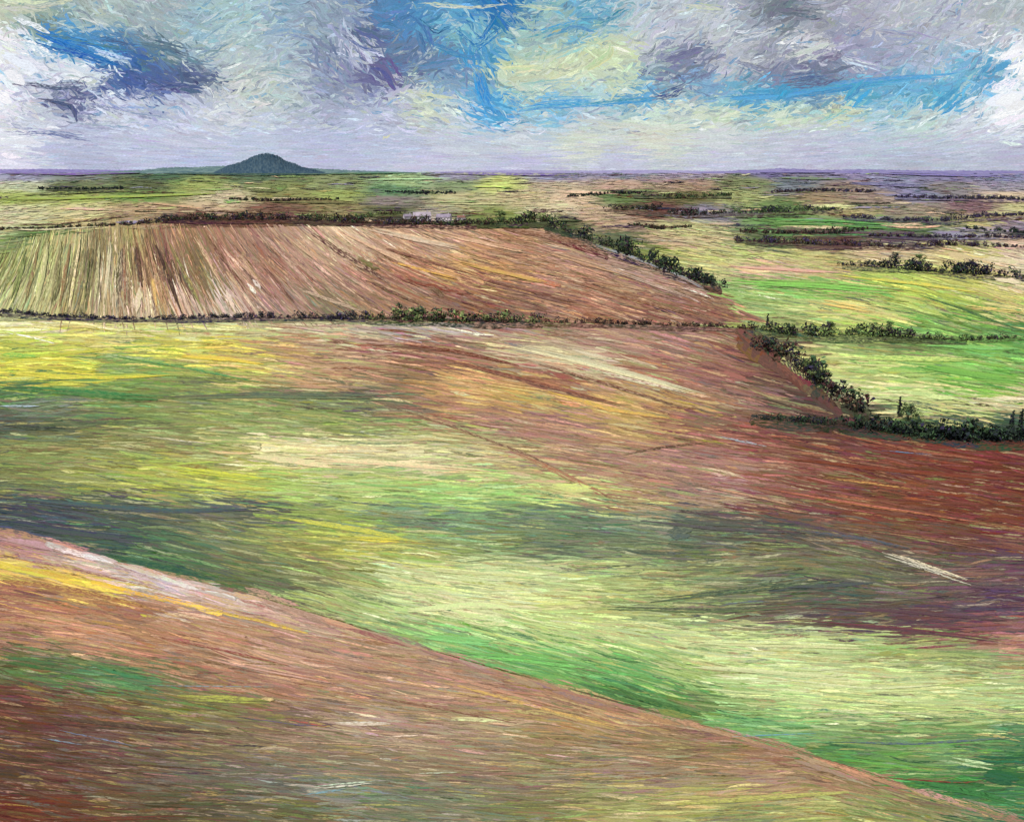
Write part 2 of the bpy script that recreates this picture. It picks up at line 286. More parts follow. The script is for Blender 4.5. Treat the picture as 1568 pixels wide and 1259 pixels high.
fe([(1160,349),(1260,354),(1400,357)],4,(104,76,84),4);fe([(1300,362),(1420,366),(1568,364)],3,(80,72,88),4)
fe([(0,818),(100,838),(250,882),(400,917),(560,967),(740,1022),(900,1067),(1050,1107),(1200,1147),(1340,1192),(1568,1262)],12,(176,138,114),4)
fe([(330,893),(400,915),(560,963),(640,990)],2.4,(100,78,60),2);fe([(640,990),(740,1018),(850,1049)],2.4,(92,66,48),2);fe([(850,1049),(940,1074),(1050,1103)],2.4,(96,70,50),3)
fe([(1050,1103),(1200,1143),(1340,1188),(1450,1225)],2.,(110,70,58),2)
fe([(0,866),(80,881),(150,897),(200,907)],11,(226,192,84),4)
fe([(140,893),(250,917),(340,938)],7,(228,190,80),4)
fe([(300,930),(400,951),(480,972)],5,(226,186,82),3)
fe([(0,826),(80,840),(160,862)],10,(180,146,144),3)
fe([(70,835),(160,858),(260,890),(360,916)],10,(214,196,190),4)
fe([(0,848),(100,866),(220,893)],4,(156,112,116),2)
fe([(0,890),(120,906),(260,940)],6,(150,100,74),3);fe([(280,945),(420,985),(560,1020)],5,(196,154,126),3);fe([(560,1000),(720,1045),(880,1090)],5,(196,152,122),3);fe([(700,1050),(850,1090),(960,1118)],5,(206,168,95),2)
fe([(1350,847),(1400,862),(1500,897)],5,(222,210,178),3)
fe([(780,530),(850,545),(950,570),(1080,607)],5,(222,212,172),3)
fe([(890,560),(960,580),(1060,603)],3,(226,216,180),2)
fe([(660,545),(800,580),(950,620)],4,(120,78,66),3)
fe([(820,555),(900,580),(1050,625)],4,(108,74,64),3)
fe([(620,525),(700,535),(800,558)],6,(112,68,56),3)
fe([(500,1109),(600,1108)],6,(218,208,180),2); fe([(690,1103),(775,1106)],8,(222,212,160),3)
fe([(470,1207),(575,1197)],4,(214,218,196),2); fe([(460,1218),(530,1208)],4,(120,160,168),2)
fe([(60,1130),(130,1142)],3,(120,150,170),2); fe([(90,1118),(210,1143)],2.5,(120,130,160),2)
fe([(385,697),(450,705),(510,715)],9,(232,214,165),3); fe([(400,685),(520,690),(650,692)],9,(226,212,155),4)
fe([(470,705),(600,712),(720,722)],6,(228,206,163),3)
fe([(940,700),(1010,686),(1085,678)],2.,(96,68,60),2)
fe([(570,612),(700,655),(820,700),(940,765)],2.5,(118,86,74),3)
fe([(780,690),(860,725),(950,770)],5,(170,116,96),3)
fe([(840,748),(915,752)],13,(212,218,138),2)
fe([(1050,1020),(1180,1030),(1300,1040)],6,(222,224,165),3);fe([(1170,1040),(1330,1058),(1470,1050)],5,(222,224,168),3);fe([(1060,985),(1200,987),(1345,992)],6,(228,228,170),3)
fe([(1100,1060),(1230,1070)],5,(218,220,155),2)
fe([(600,935),(720,925),(800,930)],9,(212,218,156),3);fe([(640,870),(760,880)],9,(214,218,154),3);fe([(740,950),(780,955)],9,(220,220,165),2)
fe([(520,848),(620,862),(730,873)],3,(215,215,130),2)
fe([(540,825),(620,830)],5,(222,202,85),2);fe([(260,715),(420,735)],5,(198,208,80),2);fe([(420,790),(560,812),(640,830)],6,(200,202,86),3)
fe([(0,760),(120,772),(260,782),(420,778)],7,(78,86,92),3);fe([(0,795),(100,810),(240,825)],7,(72,80,92),3);fe([(130,840),(230,862),(330,885)],7,(62,98,70),3)
fe([(30,570),(150,578),(260,573)],5,(216,206,80),3);fe([(0,572),(100,580),(180,578)],6,(214,204,86),3);fe([(270,545),(340,550),(410,560)],6,(226,204,88),3)
fe([(170,545),(270,560),(420,590)],4,(86,142,88),2);fe([(0,592),(120,600),(250,610)],6,(74,120,76),3);fe([(0,545),(60,548)],6,(138,180,90),2)
fe([(0,622),(60,622)],4,(170,190,200),1);fe([(240,610),(400,605),(560,608),(640,605)],6,(98,102,86),3);fe([(0,655),(100,660)],6,(72,78,68),2)
fe([(220,668),(330,680)],3,(215,205,165),2)
fe([(1200,810),(1330,825),(1400,842)],4,(82,90,98),3);fe([(980,795),(1100,808),(1220,815)],5,(92,98,92),3);fe([(1020,815),(1060,815)],14,(80,95,84),2)
fe([(970,925),(1100,910),(1300,888)],4,(80,90,78),3);fe([(930,930),(1100,935),(1250,925)],4,(90,98,80),3);fe([(1200,900),(1350,893)],6,(78,86,84),3)
fe([(1240,930),(1400,938),(1530,950)],6,(92,64,78),2);fe([(1200,950),(1400,965),(1560,985)],5,(108,70,72),2);fe([(1420,845),(1560,850)],4,(92,70,96),2);fe([(1500,900),(1568,905)],6,(96,70,100),2)
fe([(1200,700),(1380,720),(1568,735)],6,(128,66,50),3);fe([(1150,745),(1300,770),(1500,800)],4,(186,118,90),2);fe([(1250,730),(1400,750)],3,(200,155,90),2);fe([(1350,690),(1470,700)],2.2,(110,148,185),1)
fe([(1085,722),(1110,728)],5,(230,192,172),2);fe([(1100,668),(1180,685)],3,(170,162,170),2);fe([(1060,740),(1220,775)],4,(205,155,126),2)
fe([(1180,690),(1350,715),(1500,740)],3,(170,120,92),2);fe([(1220,800),(1400,820),(1560,850)],3,(160,110,88),2);fe([(1240,655),(1400,690),(1568,712)],4,(150,90,70),2)
fe([(840,600),(940,628),(1030,640)],5,(220,178,92),3);fe([(740,585),(850,600)],4,(224,192,120),2);fe([(690,600),(720,606)],6,(226,212,150),1);fe([(860,618),(890,623)],6,(226,158,115),1)
fe([(1000,1082),(1060,1095)],14,(138,138,80),2);fe([(930,1050),(1000,1075),(1090,1100)],6,(62,108,66),3);fe([(700,1000),(820,1010),(900,1020)],7,(124,188,104),3);fe([(650,975),(760,985)],8,(134,196,122),3)
fe([(1090,1100),(1240,1112)],7,(126,174,112),3);fe([(1120,1128),(1250,1123)],2.5,(130,170,188),1);fe([(1250,1135),(1400,1140),(1568,1128)],4,(88,100,112),2);fe([(1300,1160),(1450,1180)],6,(106,160,86),3)
fe([(1450,1165),(1530,1180)],7,(200,215,165),2);fe([(1500,1190),(1568,1200)],12,(52,98,64),3);fe([(1380,1195),(1500,1215),(1568,1235)],7,(70,126,76),3);fe([(1330,1190),(1480,1200),(1530,1190)],2,(140,75,62),2)
fe([(265,1068),(330,1072),(420,1075)],7,(162,164,82),3);fe([(140,1020),(200,1035),(230,1040)],7,(84,130,88),2);fe([(0,1010),(100,1025)],7,(78,108,68),2);fe([(220,1050),(420,1052)],2.5,(130,150,155),1)
fe([(360,1098),(470,1112),(510,1110)],3,(110,100,128),1);fe([(440,1102),(500,1113)],3,(170,92,76),1);fe([(850,1175),(1000,1180)],4,(164,130,116),2);fe([(1010,1235),(1150,1225),(1300,1215)],7,(184,180,104),3)
fe([(600,1128),(640,1126)],4,(222,202,190),1);fe([(830,1155),(880,1160)],4,(226,184,165),1);fe([(590,1145),(610,1152)],5,(220,194,174),1);fe([(400,1070),(420,1072)],6,(220,215,130),1)
fe([(640,1185),(700,1183)],4,(190,195,172),1);fe([(30,1255),(300,1250)],5,(104,60,50),2);fe([(480,1165),(530,1170)],6,(178,176,140),2);fe([(580,1162),(600,1163)],6,(190,190,165),1);fe([(800,1078),(830,1084)],5,(224,180,150),1)
fe([(200,965),(330,992),(450,1020)],4,(140,90,68),2);fe([(0,935),(90,950),(200,975)],5,(206,156,122),2);fe([(300,1005),(420,1030),(520,1048)],5,(210,168,140),2);fe([(60,1100),(220,1118),(360,1128)],5,(84,62,54),2);fe([(0,1160),(180,1170),(330,1180)],5,(86,64,52),2);fe([(540,1060),(680,1085),(820,1112)],4,(140,104,80),2);fe([(420,1135),(560,1140),(700,1150)],3,(196,160,130),2);fe([(900,1150),(1050,1165),(1180,1180)],4,(196,156,124),2)
# green pastures / far country
fe([(1110,430),(1250,436),(1400,450)],5,(132,184,90),3);fe([(1280,425),(1420,440),(1500,452)],5,(204,198,90),3);fe([(1260,462),(1340,478)],6,(234,205,120),2);fe([(1400,450),(1470,472),(1568,508)],3,(70,90,60),3);fe([(1110,408),(1200,412),(1290,418)],5,(222,170,148),3)
fe([(1470,470),(1568,480)],5,(224,200,120),2);fe([(1400,560),(1500,575),(1568,585)],6,(116,170,78),3);fe([(1300,545),(1420,548),(1500,550)],6,(190,206,120),2);fe([(1420,530),(1568,535)],6,(130,182,100),3);fe([(1380,600),(1470,612)],10,(205,216,144),2)
fe([(895,372),(960,392),(1030,418),(1090,450)],3,(158,156,162),3)
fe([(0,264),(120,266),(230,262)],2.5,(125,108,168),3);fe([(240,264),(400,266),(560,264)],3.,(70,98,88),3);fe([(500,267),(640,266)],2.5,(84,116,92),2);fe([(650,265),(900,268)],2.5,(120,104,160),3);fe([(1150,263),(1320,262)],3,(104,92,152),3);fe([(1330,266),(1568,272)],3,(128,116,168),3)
fe([(0,298),(60,297),(200,290),(250,300)],2.5,(84,88,68),2);fe([(0,305),(120,303),(330,296)],3,(160,173,90),3);fe([(0,345),(90,343),(200,330)],2.5,(78,60,60),2);fe([(0,350),(60,352),(150,347)],4,(235,222,190),1)
fe([(1150,338),(1280,341),(1400,350)],4,(110,158,90),2);fe([(1330,296),(1480,305)],3,(142,136,172),2);fe([(1480,300),(1568,305)],4,(216,192,154),2);fe([(1460,350),(1568,356)],3,(154,140,176),2);fe([(1520,425),(1568,432)],8,(232,216,182),2)
fe([(720,284),(790,284)],3.5,(208,216,120),2);fe([(560,275),(690,273)],3,(180,204,152),2)
fe([(1300,280),(1420,284)],3,(106,94,138),2);fe([(1180,272),(1300,274)],3,(120,136,94),2);fe([(840,293),(960,296)],3,(226,190,160),2);fe([(400,308),(560,310)],3,(116,104,72),3);fe([(300,322),(420,326)],3,(86,62,56),3);fe([(220,312),(320,322)],3,(220,180,150),2)
for a in [((120,362),(100,480),6,(225,212,165)),((170,362),(160,470),5,(220,205,165)),((205,372),(215,440),5,(88,68,56)),((215,440),(212,480),9,(225,205,172)),((238,375),(278,482),6,(80,60,50)),((232,420),(240,470),5,(218,175,110)),
 ((255,365),(310,475),5,(162,150,96)),((285,368),(330,470),6,(118,98,72)),((340,380),(372,415),5,(232,192,165)),((300,360),(345,440),5,(214,178,146)),((345,440),(362,480),6,(225,202,182)),((40,380),(15,465),6,(128,134,86)),((75,370),(55,470),6,(200,198,140)),
 ((395,350),(480,440),4,(214,178,154)),((430,352),(540,440),4,(204,166,136)),((470,352),(600,435),5,(104,72,60)),((520,352),(680,430),5,(224,188,155)),((545,395),(580,415),5,(118,116,72)),((600,400),(700,425),5,(226,180,94)),((700,400),(850,435),4,(220,172,100)),
 ((560,350),(720,385),5,(224,192,158)),((620,430),(720,455),8,(126,66,54)),((830,430),(860,438),7,(186,112,82)),((560,430),(650,470),5,(98,70,60)),((760,350),(900,375),6,(126,80,68)),((900,400),(1080,465),3,(204,174,154)),((870,430),(1050,480),5,(126,84,70)),((450,440),(560,480),4,(190,164,144)),
 ((360,400),(420,460),4,(100,74,62)),((395,395),(455,470),3,(108,78,66)),((660,440),(680,455),5,(98,70,60)),((382,432),(396,448),8,(235,230,210)),((140,380),(130,470),6,(104,100,70)),((185,380),(180,460),5,(102,90,68)),((480,400),(510,425),4,(224,192,165)),
 ((95,368),(78,470),5,(128,118,84)),((155,366),(146,470),5,(196,184,140)),((225,365),(250,470),4,(190,150,120)),((315,360),(380,450),4,(110,84,66)),((590,380),(720,420),4,(120,84,66)),((650,350),(800,385),4,(214,176,142)),((740,430),(900,470),5,(116,78,66)),((820,380),(980,425),4,(206,166,136)),((60,372),(38,468),4,(142,112,84)),((108,366),(90,472),4,(150,110,84)),((190,364),(192,476),4,(150,104,84))]:
    fe([a[0],a[1]],a[2],a[3],3)
fx=[];fy=[];fw=[];fc=[]
for pts,w,c,n in FE:
    pts=np.array(pts,float); d=np.r_[0,np.cumsum(np.hypot(*np.diff(pts,axis=0).T))]
    for i in range(n):
        if n>=4 and d[-1]>100 and w<30:   # long boundaries are built from many overlapping marks
            for q in range(int(d[-1]/45)+1):
                c0=rng.uniform(0,d[-1]); hl=rng.uniform(20,50)
                s=np.clip(np.linspace(c0-hl,c0+hl,NS),0,d[-1]); s=s+np.arange(NS)*.01; j=rng.normal(0,w*.3)
                fx.append(np.interp(s,d,pts[:,0])+np.arange(NS)*.01); fy.append(np.interp(s,d,pts[:,1])+j+rng.normal(0,.06*w,NS))
                fw.append(w*rng.uniform(.25,.7)); fc.append(np.array(c)*rng.uniform(.85,1.15)+rng.normal(0,8,3))
            continue
        a0=rng.uniform(-.03,.15)*d[-1]; a1=d[-1]*(1-rng.uniform(-.03,.15)) if n>1 else d[-1]
        if n==1:a0=0
        s=np.linspace(max(a0,0),min(a1,d[-1]),NS); j=rng.normal(0,w*.35) if n>1 else 0
        dirn=(pts[-1]-pts[0])/max(np.hypot(*(pts[-1]-pts[0])),1)
        fx.append(np.interp(s,d,pts[:,0])-dirn[1]*j+rng.normal(0,.5,NS)); fy.append(np.interp(s,d,pts[:,1])+dirn[0]*j+rng.normal(0,.06*w,NS))
        fw.append(w*rng.uniform(.4,.85)); fc.append(np.array(c)*rng.uniform(.92,1.08)+rng.normal(0,5,3))
fx=np.array(fx);fy=np.array(fy);fw=np.array(fw);fc=np.array(fc)
r=region(fx.mean(1),fy.mean(1)); un=cmap(fx.mean(1),fy.mean(1),r)
off=.00098+.0002*np.arange(len(fx))/len(fx)
for kk in range(4):
    m=r==kk; acc[kk].append(ribbons(fx[m],np.maximum(fy[m],HOR+1.5),fw[m],lin(fc[m])/KL,lin(un[m])/KL,off[m],ground))
def merge(parts):
    o=0;Vs=[];Fs=[];Cs=[];Us=[];uvs=[]
    for V,F,C,U,uv in parts:
        Vs.append(V);Fs.append(F+o);Cs.append(C);Us.append(U);uvs.append(uv);o+=len(V)
    return map(np.concatenate,(Vs,Fs,Cs,Us,uvs))
for kk,nm in enumerate(['distant_farmland','ploughed_field','meadow','stubble_field']):
    V,F,C,U,uv=merge(acc[kk]); mesh_np(nm,V,F,{'Col':C,'Under':U},uv,M_land,True)
# ---------------------------------------------------------------- ground sheet to the horizon
rad=np.concatenate([[0.5],np.geomspace(15,44000,330)]); az=np.linspace(0,2*np.pi,721)[:-1]
R,A=np.meshgrid(rad,az,indexing='ij'); gx=R*np.sin(A); gy=R*np.cos(A); gz=hgt(gx,gy)
dyy=gy; dzz=gz-CAMH
fz=dyy*cp-dzz*sp; uy=dyy*sp+dzz*cp; fz=np.where(fz<1,1,fz)
qx=(gx/fz/(2*TH)+.5)*W; qy=(.5-uy/fz/(2*TV))*H
qx=np.clip(qx,-150,1720).ravel(); qy=np.where(gy.ravel()<20,1255,np.clip(qy.ravel(),HOR,1262))
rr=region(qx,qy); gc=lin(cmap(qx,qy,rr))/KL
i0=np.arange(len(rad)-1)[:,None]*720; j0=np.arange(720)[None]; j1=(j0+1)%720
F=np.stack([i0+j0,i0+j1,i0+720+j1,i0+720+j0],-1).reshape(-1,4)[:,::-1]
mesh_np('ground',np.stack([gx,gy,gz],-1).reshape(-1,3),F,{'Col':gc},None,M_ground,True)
# ---------------------------------------------------------------- sky ring dome (open at the zenith so daylight enters)
el=np.radians(np.linspace(-1.5,38,90)); az=np.linspace(0,2*np.pi,361)[:-1]
E,A=np.meshgrid(el,az,indexing='ij'); dx=np.cos(E)*np.sin(A); dy=np.cos(E)*np.cos(A); dz=np.sin(E)
V=np.stack([dx*RS*1.02,dy*RS*1.02,dz*RS*1.02+CAMH],-1).reshape(-1,3)
fz=dy*cp-dz*sp; uy=dy*sp+dz*cp; fz=np.where(fz<.15,.15,fz)
qx=((dx/fz/(2*TH)+.5)*W).ravel(); qy=((.5-uy/fz/(2*TV))*H).ravel()
qx=np.abs(qx); qx=np.where(qx>1568,3136-qx,qx); qx=np.clip(qx,0,1568); qy=np.clip(qy,-5,255)
sc=lin(idw(SKY,qx,qy,.75,2.2,120.))
i0=np.arange(len(el)-1)[:,None]*360; j0=np.arange(360)[None]; j1=(j0+1)%360
F=np.stack([i0+j0,i0+j1,i0+360+j1,i0+360+j0],-1).reshape(-1,4)
mesh_np('sky',V,F,{'Col':sc},None,M_dome,True)
parts=[]
for n,(l0,l1),(w0,w1),o0,o1,cj in [(3500,(35,80),(12,24),.001,.004,5),(8000,(18,60),(5,13),.005,.012,7.5),(11000,(9,36),(2.,5.5),.013,.020,10)]:
    x=rng.uniform(-160,1730,n); y=rng.uniform(-140,263,n)
    a=idw(ANG['sky'],np.clip(x,0,1568),np.clip(y,0,262),.8,2.,200.)[:,0]
    spread=np.clip((215-y)/60,.08,1)*24
    a=np.radians(a*np.clip((250-y)/80,.1,1)+rng.normal(0,1,n)*spread)
    L=rng.uniform(l0,l1,n)*np.where(y>200,1.2,1); Wd=rng.uniform(w0,w1,n)*np.where(y>200,.55,1)
    s=np.linspace(-.5,.5,NS)[None]; k=rng.normal(0,.14,n)[:,None]*np.clip((240-y)/60,.1,1)[:,None]
    px=x[:,None]+np.cos(a)[:,None]*s*L[:,None]-np.sin(a)[:,None]*k*L[:,None]*(s*s*4-.3)
    py=y[:,None]+np.sin(a)[:,None]*s*L[:,None]+np.cos(a)[:,None]*k*L[:,None]*(s*s*4-.3)
    g=lambda q,b: np.clip(q,*b)
    sx=g(x+rng.normal(0,20,n),(0,1568)); sy=g(y+rng.normal(0,9,n),(0,258))
    c=idw(SKY,sx,sy,.75,2.6,30.); un=idw(SKY,g(x+rng.normal(0,10,n),(0,1568)),g(y+rng.normal(0,5,n),(0,258)),.75,2.6,30.)
    cal=np.where(y>205,.6,1.)
    c*=np.exp(rng.normal(0,.008*cj,n)*cal)[:,None]; c+=rng.normal(0,cj*.45,(n,3))
    t=rng.random(n)
    up=(y<200)
    c=np.where((up&(t<.07))[:,None],c*.45+np.array([230,234,226])*.55,c)
    c=np.where((up&(t>.98))[:,None],c*.5+np.array([70,140,192])*.5,c)
    c=np.where((up&(t>.93)&(t<.96))[:,None],c*.6+np.array([98,106,135])*.4,c)
    c=np.where((up&(t>.90)&(t<.93))[:,None],c*.6+np.array([206,216,176])*.4,c)
    parts.append(ribbons(px,py,Wd,lin(c),lin(un),o0+(o1-o0)*np.arange(n)/n,skyp))
SF=[]
def sf(p,w,c,n=3): SF.append((p,w,c,n))
sf([(45,45),(110,70),(190,100)],7,(40,115,190),4);sf([(50,60),(120,85),(210,108)],4,(40,95,165),3);sf([(130,75),(200,95)],6,(190,220,235),2);sf([(60,50),(140,62),(220,72)],6,(80,120,138),2)
sf([(60,148),(110,160),(120,185)],7,(78,86,124),3);sf([(210,112),(260,130),(310,140)],9,(78,94,142),4);sf([(235,140),(290,135)],8,(70,82,120),2);sf([(0,125),(80,135),(150,128)],4,(84,90,120),3);sf([(100,190),(200,200)],5,(160,165,195),3);sf([(0,202),(80,205),(150,215)],3,(110,120,164),4);sf([(120,150),(200,172),(260,180)],4,(140,148,186),3);sf([(200,60),(260,75),(320,95)],5,(90,106,130),3)
sf([(755,180),(742,150),(730,110)],9,(60,150,215),3);sf([(700,20),(735,60),(770,10)],5,(40,112,175),3);sf([(690,45),(730,75),(775,40)],4,(45,122,185),3);sf([(640,60),(700,85),(740,90)],6,(80,135,182),3);sf([(640,30),(670,50),(690,40)],4,(40,90,130),3)
sf([(770,170),(830,160),(920,158),(1010,150),(1100,138)],5,(80,157,208),4);sf([(960,150),(1020,142),(1050,130)],7,(76,90,132),2);sf([(1100,150),(1200,145),(1300,130),(1420,118),(1520,108)],6,(80,158,205),5);sf([(1190,155),(1215,140)],12,(66,150,203),3);sf([(1300,160),(1330,130)],12,(75,158,205),3);sf([(1430,165),(1470,135)],13,(76,162,210),3);sf([(1540,125),(1568,165)],6,(150,192,190),2)
sf([(1180,128),(1260,120),(1310,108)],8,(102,108,146),4);sf([(1020,95),(1080,75)],9,(120,125,160),3);sf([(1130,95),(1180,108)],8,(126,129,160),3);sf([(1130,60),(1190,48)],6,(205,208,212),3);sf([(1200,90),(1270,66)],6,(212,214,217),3);sf([(1190,15),(1260,25)],8,(106,116,136),3)
sf([(540,55),(560,80),(570,90)],6,(212,216,232),3);sf([(550,95),(590,100),(610,130)],10,(100,102,148),3);sf([(540,50),(590,70)],9,(92,105,146),3);sf([(620,20),(650,45),(660,75)],8,(75,120,168),3);sf([(640,100),(700,90)],8,(100,138,182),3);sf([(760,20),(780,50)],6,(70,126,178),2)
sf([(900,110),(940,85),(940,70)],8,(208,222,176),3);sf([(760,110),(830,105)],8,(210,220,176),3);sf([(800,60),(880,35),(910,45)],7,(90,158,188),3);sf([(920,40),(960,15)],6,(66,138,175),3);sf([(845,50),(860,42)],5,(205,180,125),1);sf([(820,70),(835,82)],5,(200,185,135),1);sf([(850,90),(900,70)],6,(150,190,196),3);sf([(800,130),(880,120)],5,(160,196,200),3)
sf([(640,150),(690,158)],7,(208,218,182),2);sf([(585,215),(600,208)],7,(215,220,192),1);sf([(860,180),(1000,195),(1100,190)],6,(208,219,205),3);sf([(0,60),(40,75),(80,95)],22,(238,241,246),3);sf([(0,120),(30,140)],22,(234,237,244),3);sf([(1535,95),(1568,85)],16,(243,244,248),3);sf([(1500,170),(1568,150)],24,(240,242,247),4);sf([(0,245),(30,250)],14,(236,234,242),2);sf([(1530,200),(1568,205)],16,(232,236,244),2)
sf([(0,5),(60,10),(110,2)],10,(208,212,192),3);sf([(640,4),(720,10),(800,3)],6,(204,212,192),2);sf([(780,8),(860,14)],6,(202,210,184),2);sf([(1040,5),(1110,12)],6,(202,210,192),2);sf([(340,120),(420,110),(460,118)],6,(150,172,186),3);sf([(380,60),(440,50),(480,60)],6,(130,160,186),3);sf([(300,90),(350,70)],6,(120,150,170),3)
sf([(1330,45),(1400,55),(1450,70)],5,(150,152,186),3);sf([(1450,60),(1500,75)],5,(206,210,222),3);sf([(1290,85),(1350,100)],5,(206,210,226),3);sf([(1250,185),(1300,165)],7,(150,196,214),2)
fx=[];fy=[];fw=[];fc=[]
for pts,w,c,n in SF:
    pts=np.array(pts,float); d=np.r_[0,np.cumsum(np.hypot(*np.diff(pts,axis=0).T))]
    for i in range(n):
        for q in range(1+int(d[-1]/70)):
            a0=rng.uniform(0,.6)*d[-1] if d[-1]>70 else 0; s=np.linspace(a0,min(d[-1],a0+max(60,d[-1]*.3)),NS); j=rng.normal(0,w*.7)
            dr=(pts[-1]-pts[0])/max(np.hypot(*(pts[-1]-pts[0])),1)
            fx.append(np.interp(s,d,pts[:,0])-dr[1]*j+rng.normal(0,.8,NS)); fy.append(np.interp(s,d,pts[:,1])+dr[0]*j+rng.normal(0,.8,NS))
            fw.append(w*rng.uniform(.3,.8)); fc.append(np.array(c)*rng.uniform(.92,1.08)+rng.normal(0,6,3))
fx=np.array(fx);fy=np.array(fy);un=idw(SKY,fx.mean(1),fy.mean(1),.75,2.6,30.)
parts.append(ribbons(fx,fy,np.array(fw),lin(fc),lin(un),.021+.002*np.arange(len(fx))/len(fx),skyp))
V,F,C,U,uv=merge(parts); mesh_np('clouds',V,F,{'Col':C,'Under':U},uv,M_sky,True)
# ---------------------------------------------------------------- distant hills
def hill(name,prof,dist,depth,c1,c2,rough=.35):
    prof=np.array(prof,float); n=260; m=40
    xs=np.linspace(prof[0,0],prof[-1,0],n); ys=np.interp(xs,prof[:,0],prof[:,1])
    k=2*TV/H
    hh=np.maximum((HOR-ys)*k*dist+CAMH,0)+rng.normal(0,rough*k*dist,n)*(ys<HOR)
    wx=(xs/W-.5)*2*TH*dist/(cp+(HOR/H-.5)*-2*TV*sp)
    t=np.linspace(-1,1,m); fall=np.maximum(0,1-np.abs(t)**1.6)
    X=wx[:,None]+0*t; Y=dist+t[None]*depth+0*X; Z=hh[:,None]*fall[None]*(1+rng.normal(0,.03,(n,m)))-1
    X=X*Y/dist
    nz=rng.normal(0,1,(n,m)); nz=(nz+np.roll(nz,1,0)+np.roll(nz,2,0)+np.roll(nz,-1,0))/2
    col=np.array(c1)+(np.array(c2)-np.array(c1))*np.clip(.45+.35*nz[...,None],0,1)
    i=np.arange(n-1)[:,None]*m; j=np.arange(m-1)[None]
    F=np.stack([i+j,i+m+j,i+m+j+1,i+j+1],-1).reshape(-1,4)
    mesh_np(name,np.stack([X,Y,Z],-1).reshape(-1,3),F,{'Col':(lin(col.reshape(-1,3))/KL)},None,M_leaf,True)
hill('conical_hill',[(325,265),(338,259),(350,253.5),(368,249.5),(380,245),(388,241.5),(398,238),(408,236.5),(420,238),(430,242),(438,247),(452,251),(462,255.5),(480,259),(500,265)],16000,1500,(52,74,92),(80,98,108))  # distance haze is mixed into the hill's own colours
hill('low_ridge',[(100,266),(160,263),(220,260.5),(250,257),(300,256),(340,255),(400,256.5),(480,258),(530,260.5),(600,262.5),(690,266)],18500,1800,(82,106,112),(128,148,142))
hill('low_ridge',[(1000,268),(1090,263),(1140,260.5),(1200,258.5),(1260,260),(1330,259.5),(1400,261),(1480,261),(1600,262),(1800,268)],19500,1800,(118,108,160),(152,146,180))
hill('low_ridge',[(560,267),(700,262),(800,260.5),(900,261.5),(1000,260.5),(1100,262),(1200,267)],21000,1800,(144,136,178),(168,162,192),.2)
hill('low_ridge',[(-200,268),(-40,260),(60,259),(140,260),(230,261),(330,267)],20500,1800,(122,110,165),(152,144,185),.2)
# ---------------------------------------------------------------- hedges and trees
def foliage(centers,radii,n_per,leaf,pal,squash=.8):
    """leaf-clump quads through ellipsoid volumes"""
    N=len(centers)*n_per
    c=np.repeat(centers,n_per,0); rr_=np.repeat(radii,n_per)
    d=rng.normal(0,1,(N,3)); d/=np.linalg.norm(d,axis=1,keepdims=True); d*=rng.uniform(.25,1.08,(N,1))**.6
    p=c+d*rr_[:,None]*np.array([1,1,squash])
    ls=np.repeat(leaf,n_per)*rng.uniform(.5,1.4,N)
    nrm=d+rng.normal(0,.55,(N,3)); nrm/=np.linalg.norm(nrm,axis=1,keepdims=True)
    t=np.cross(nrm,rng.normal(0,1,(N,3))); t/=np.linalg.norm(t,axis=1,keepdims=True); b=np.cross(nrm,t)
    t*=ls[:,None]; b*=(ls*rng.uniform(.4,.8,N))[:,None]
    V=np.stack([p-t,p-b*.9,p+t,p+b],1).reshape(-1,3)
    F=np.arange(N*4).reshape(-1,4)
    pal=np.array(pal,float)
    q=np.repeat(rng.integers(0,len(pal),len(centers)),n_per); mix=rng.random(N)<.35
    q=np.where(mix,rng.integers(0,len(pal),N),q)
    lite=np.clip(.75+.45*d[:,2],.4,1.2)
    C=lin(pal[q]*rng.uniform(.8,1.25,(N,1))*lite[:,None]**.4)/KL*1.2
    return V,F,np.repeat(C,4,0)
def trunk(base,top,r0,r1,k=6):
    base=np.array(base);top=np.array(top); a=np.linspace(0,2*np.pi,k,endpoint=False)
    ring=np.stack([np.cos(a),np.sin(a),0*a],-1)
    V=np.concatenate([base+ring*r0,top+ring*r1]); i=np.arange(k); j=(i+1)%k
    return V,np.stack([i,j,j+k,i+k],-1),np.tile(lin((60,45,38))/KL,(2*k,1))
def cat(parts):
    o=0;a=[];b=[];c=[]
    for V,F,C in parts: a.append(V);b.append(F+o);c.append(C);o+=len(V)
    return np.concatenate(a),np.concatenate(b),np.concatenate(c)
KPX=2*TV/H
DK=[(38,44,48),(46,58,50),(56,72,54),(44,40,58)]; GR=[(44,54,48),(60,82,56),(94,112,70),(130,142,90),(50,48,56)]
MR=[(74,48,50),(54,42,52),(92,72,60),(66,72,54)]; PU=[(58,50,74),(70,62,96),(56,58,64),(84,82,76)]
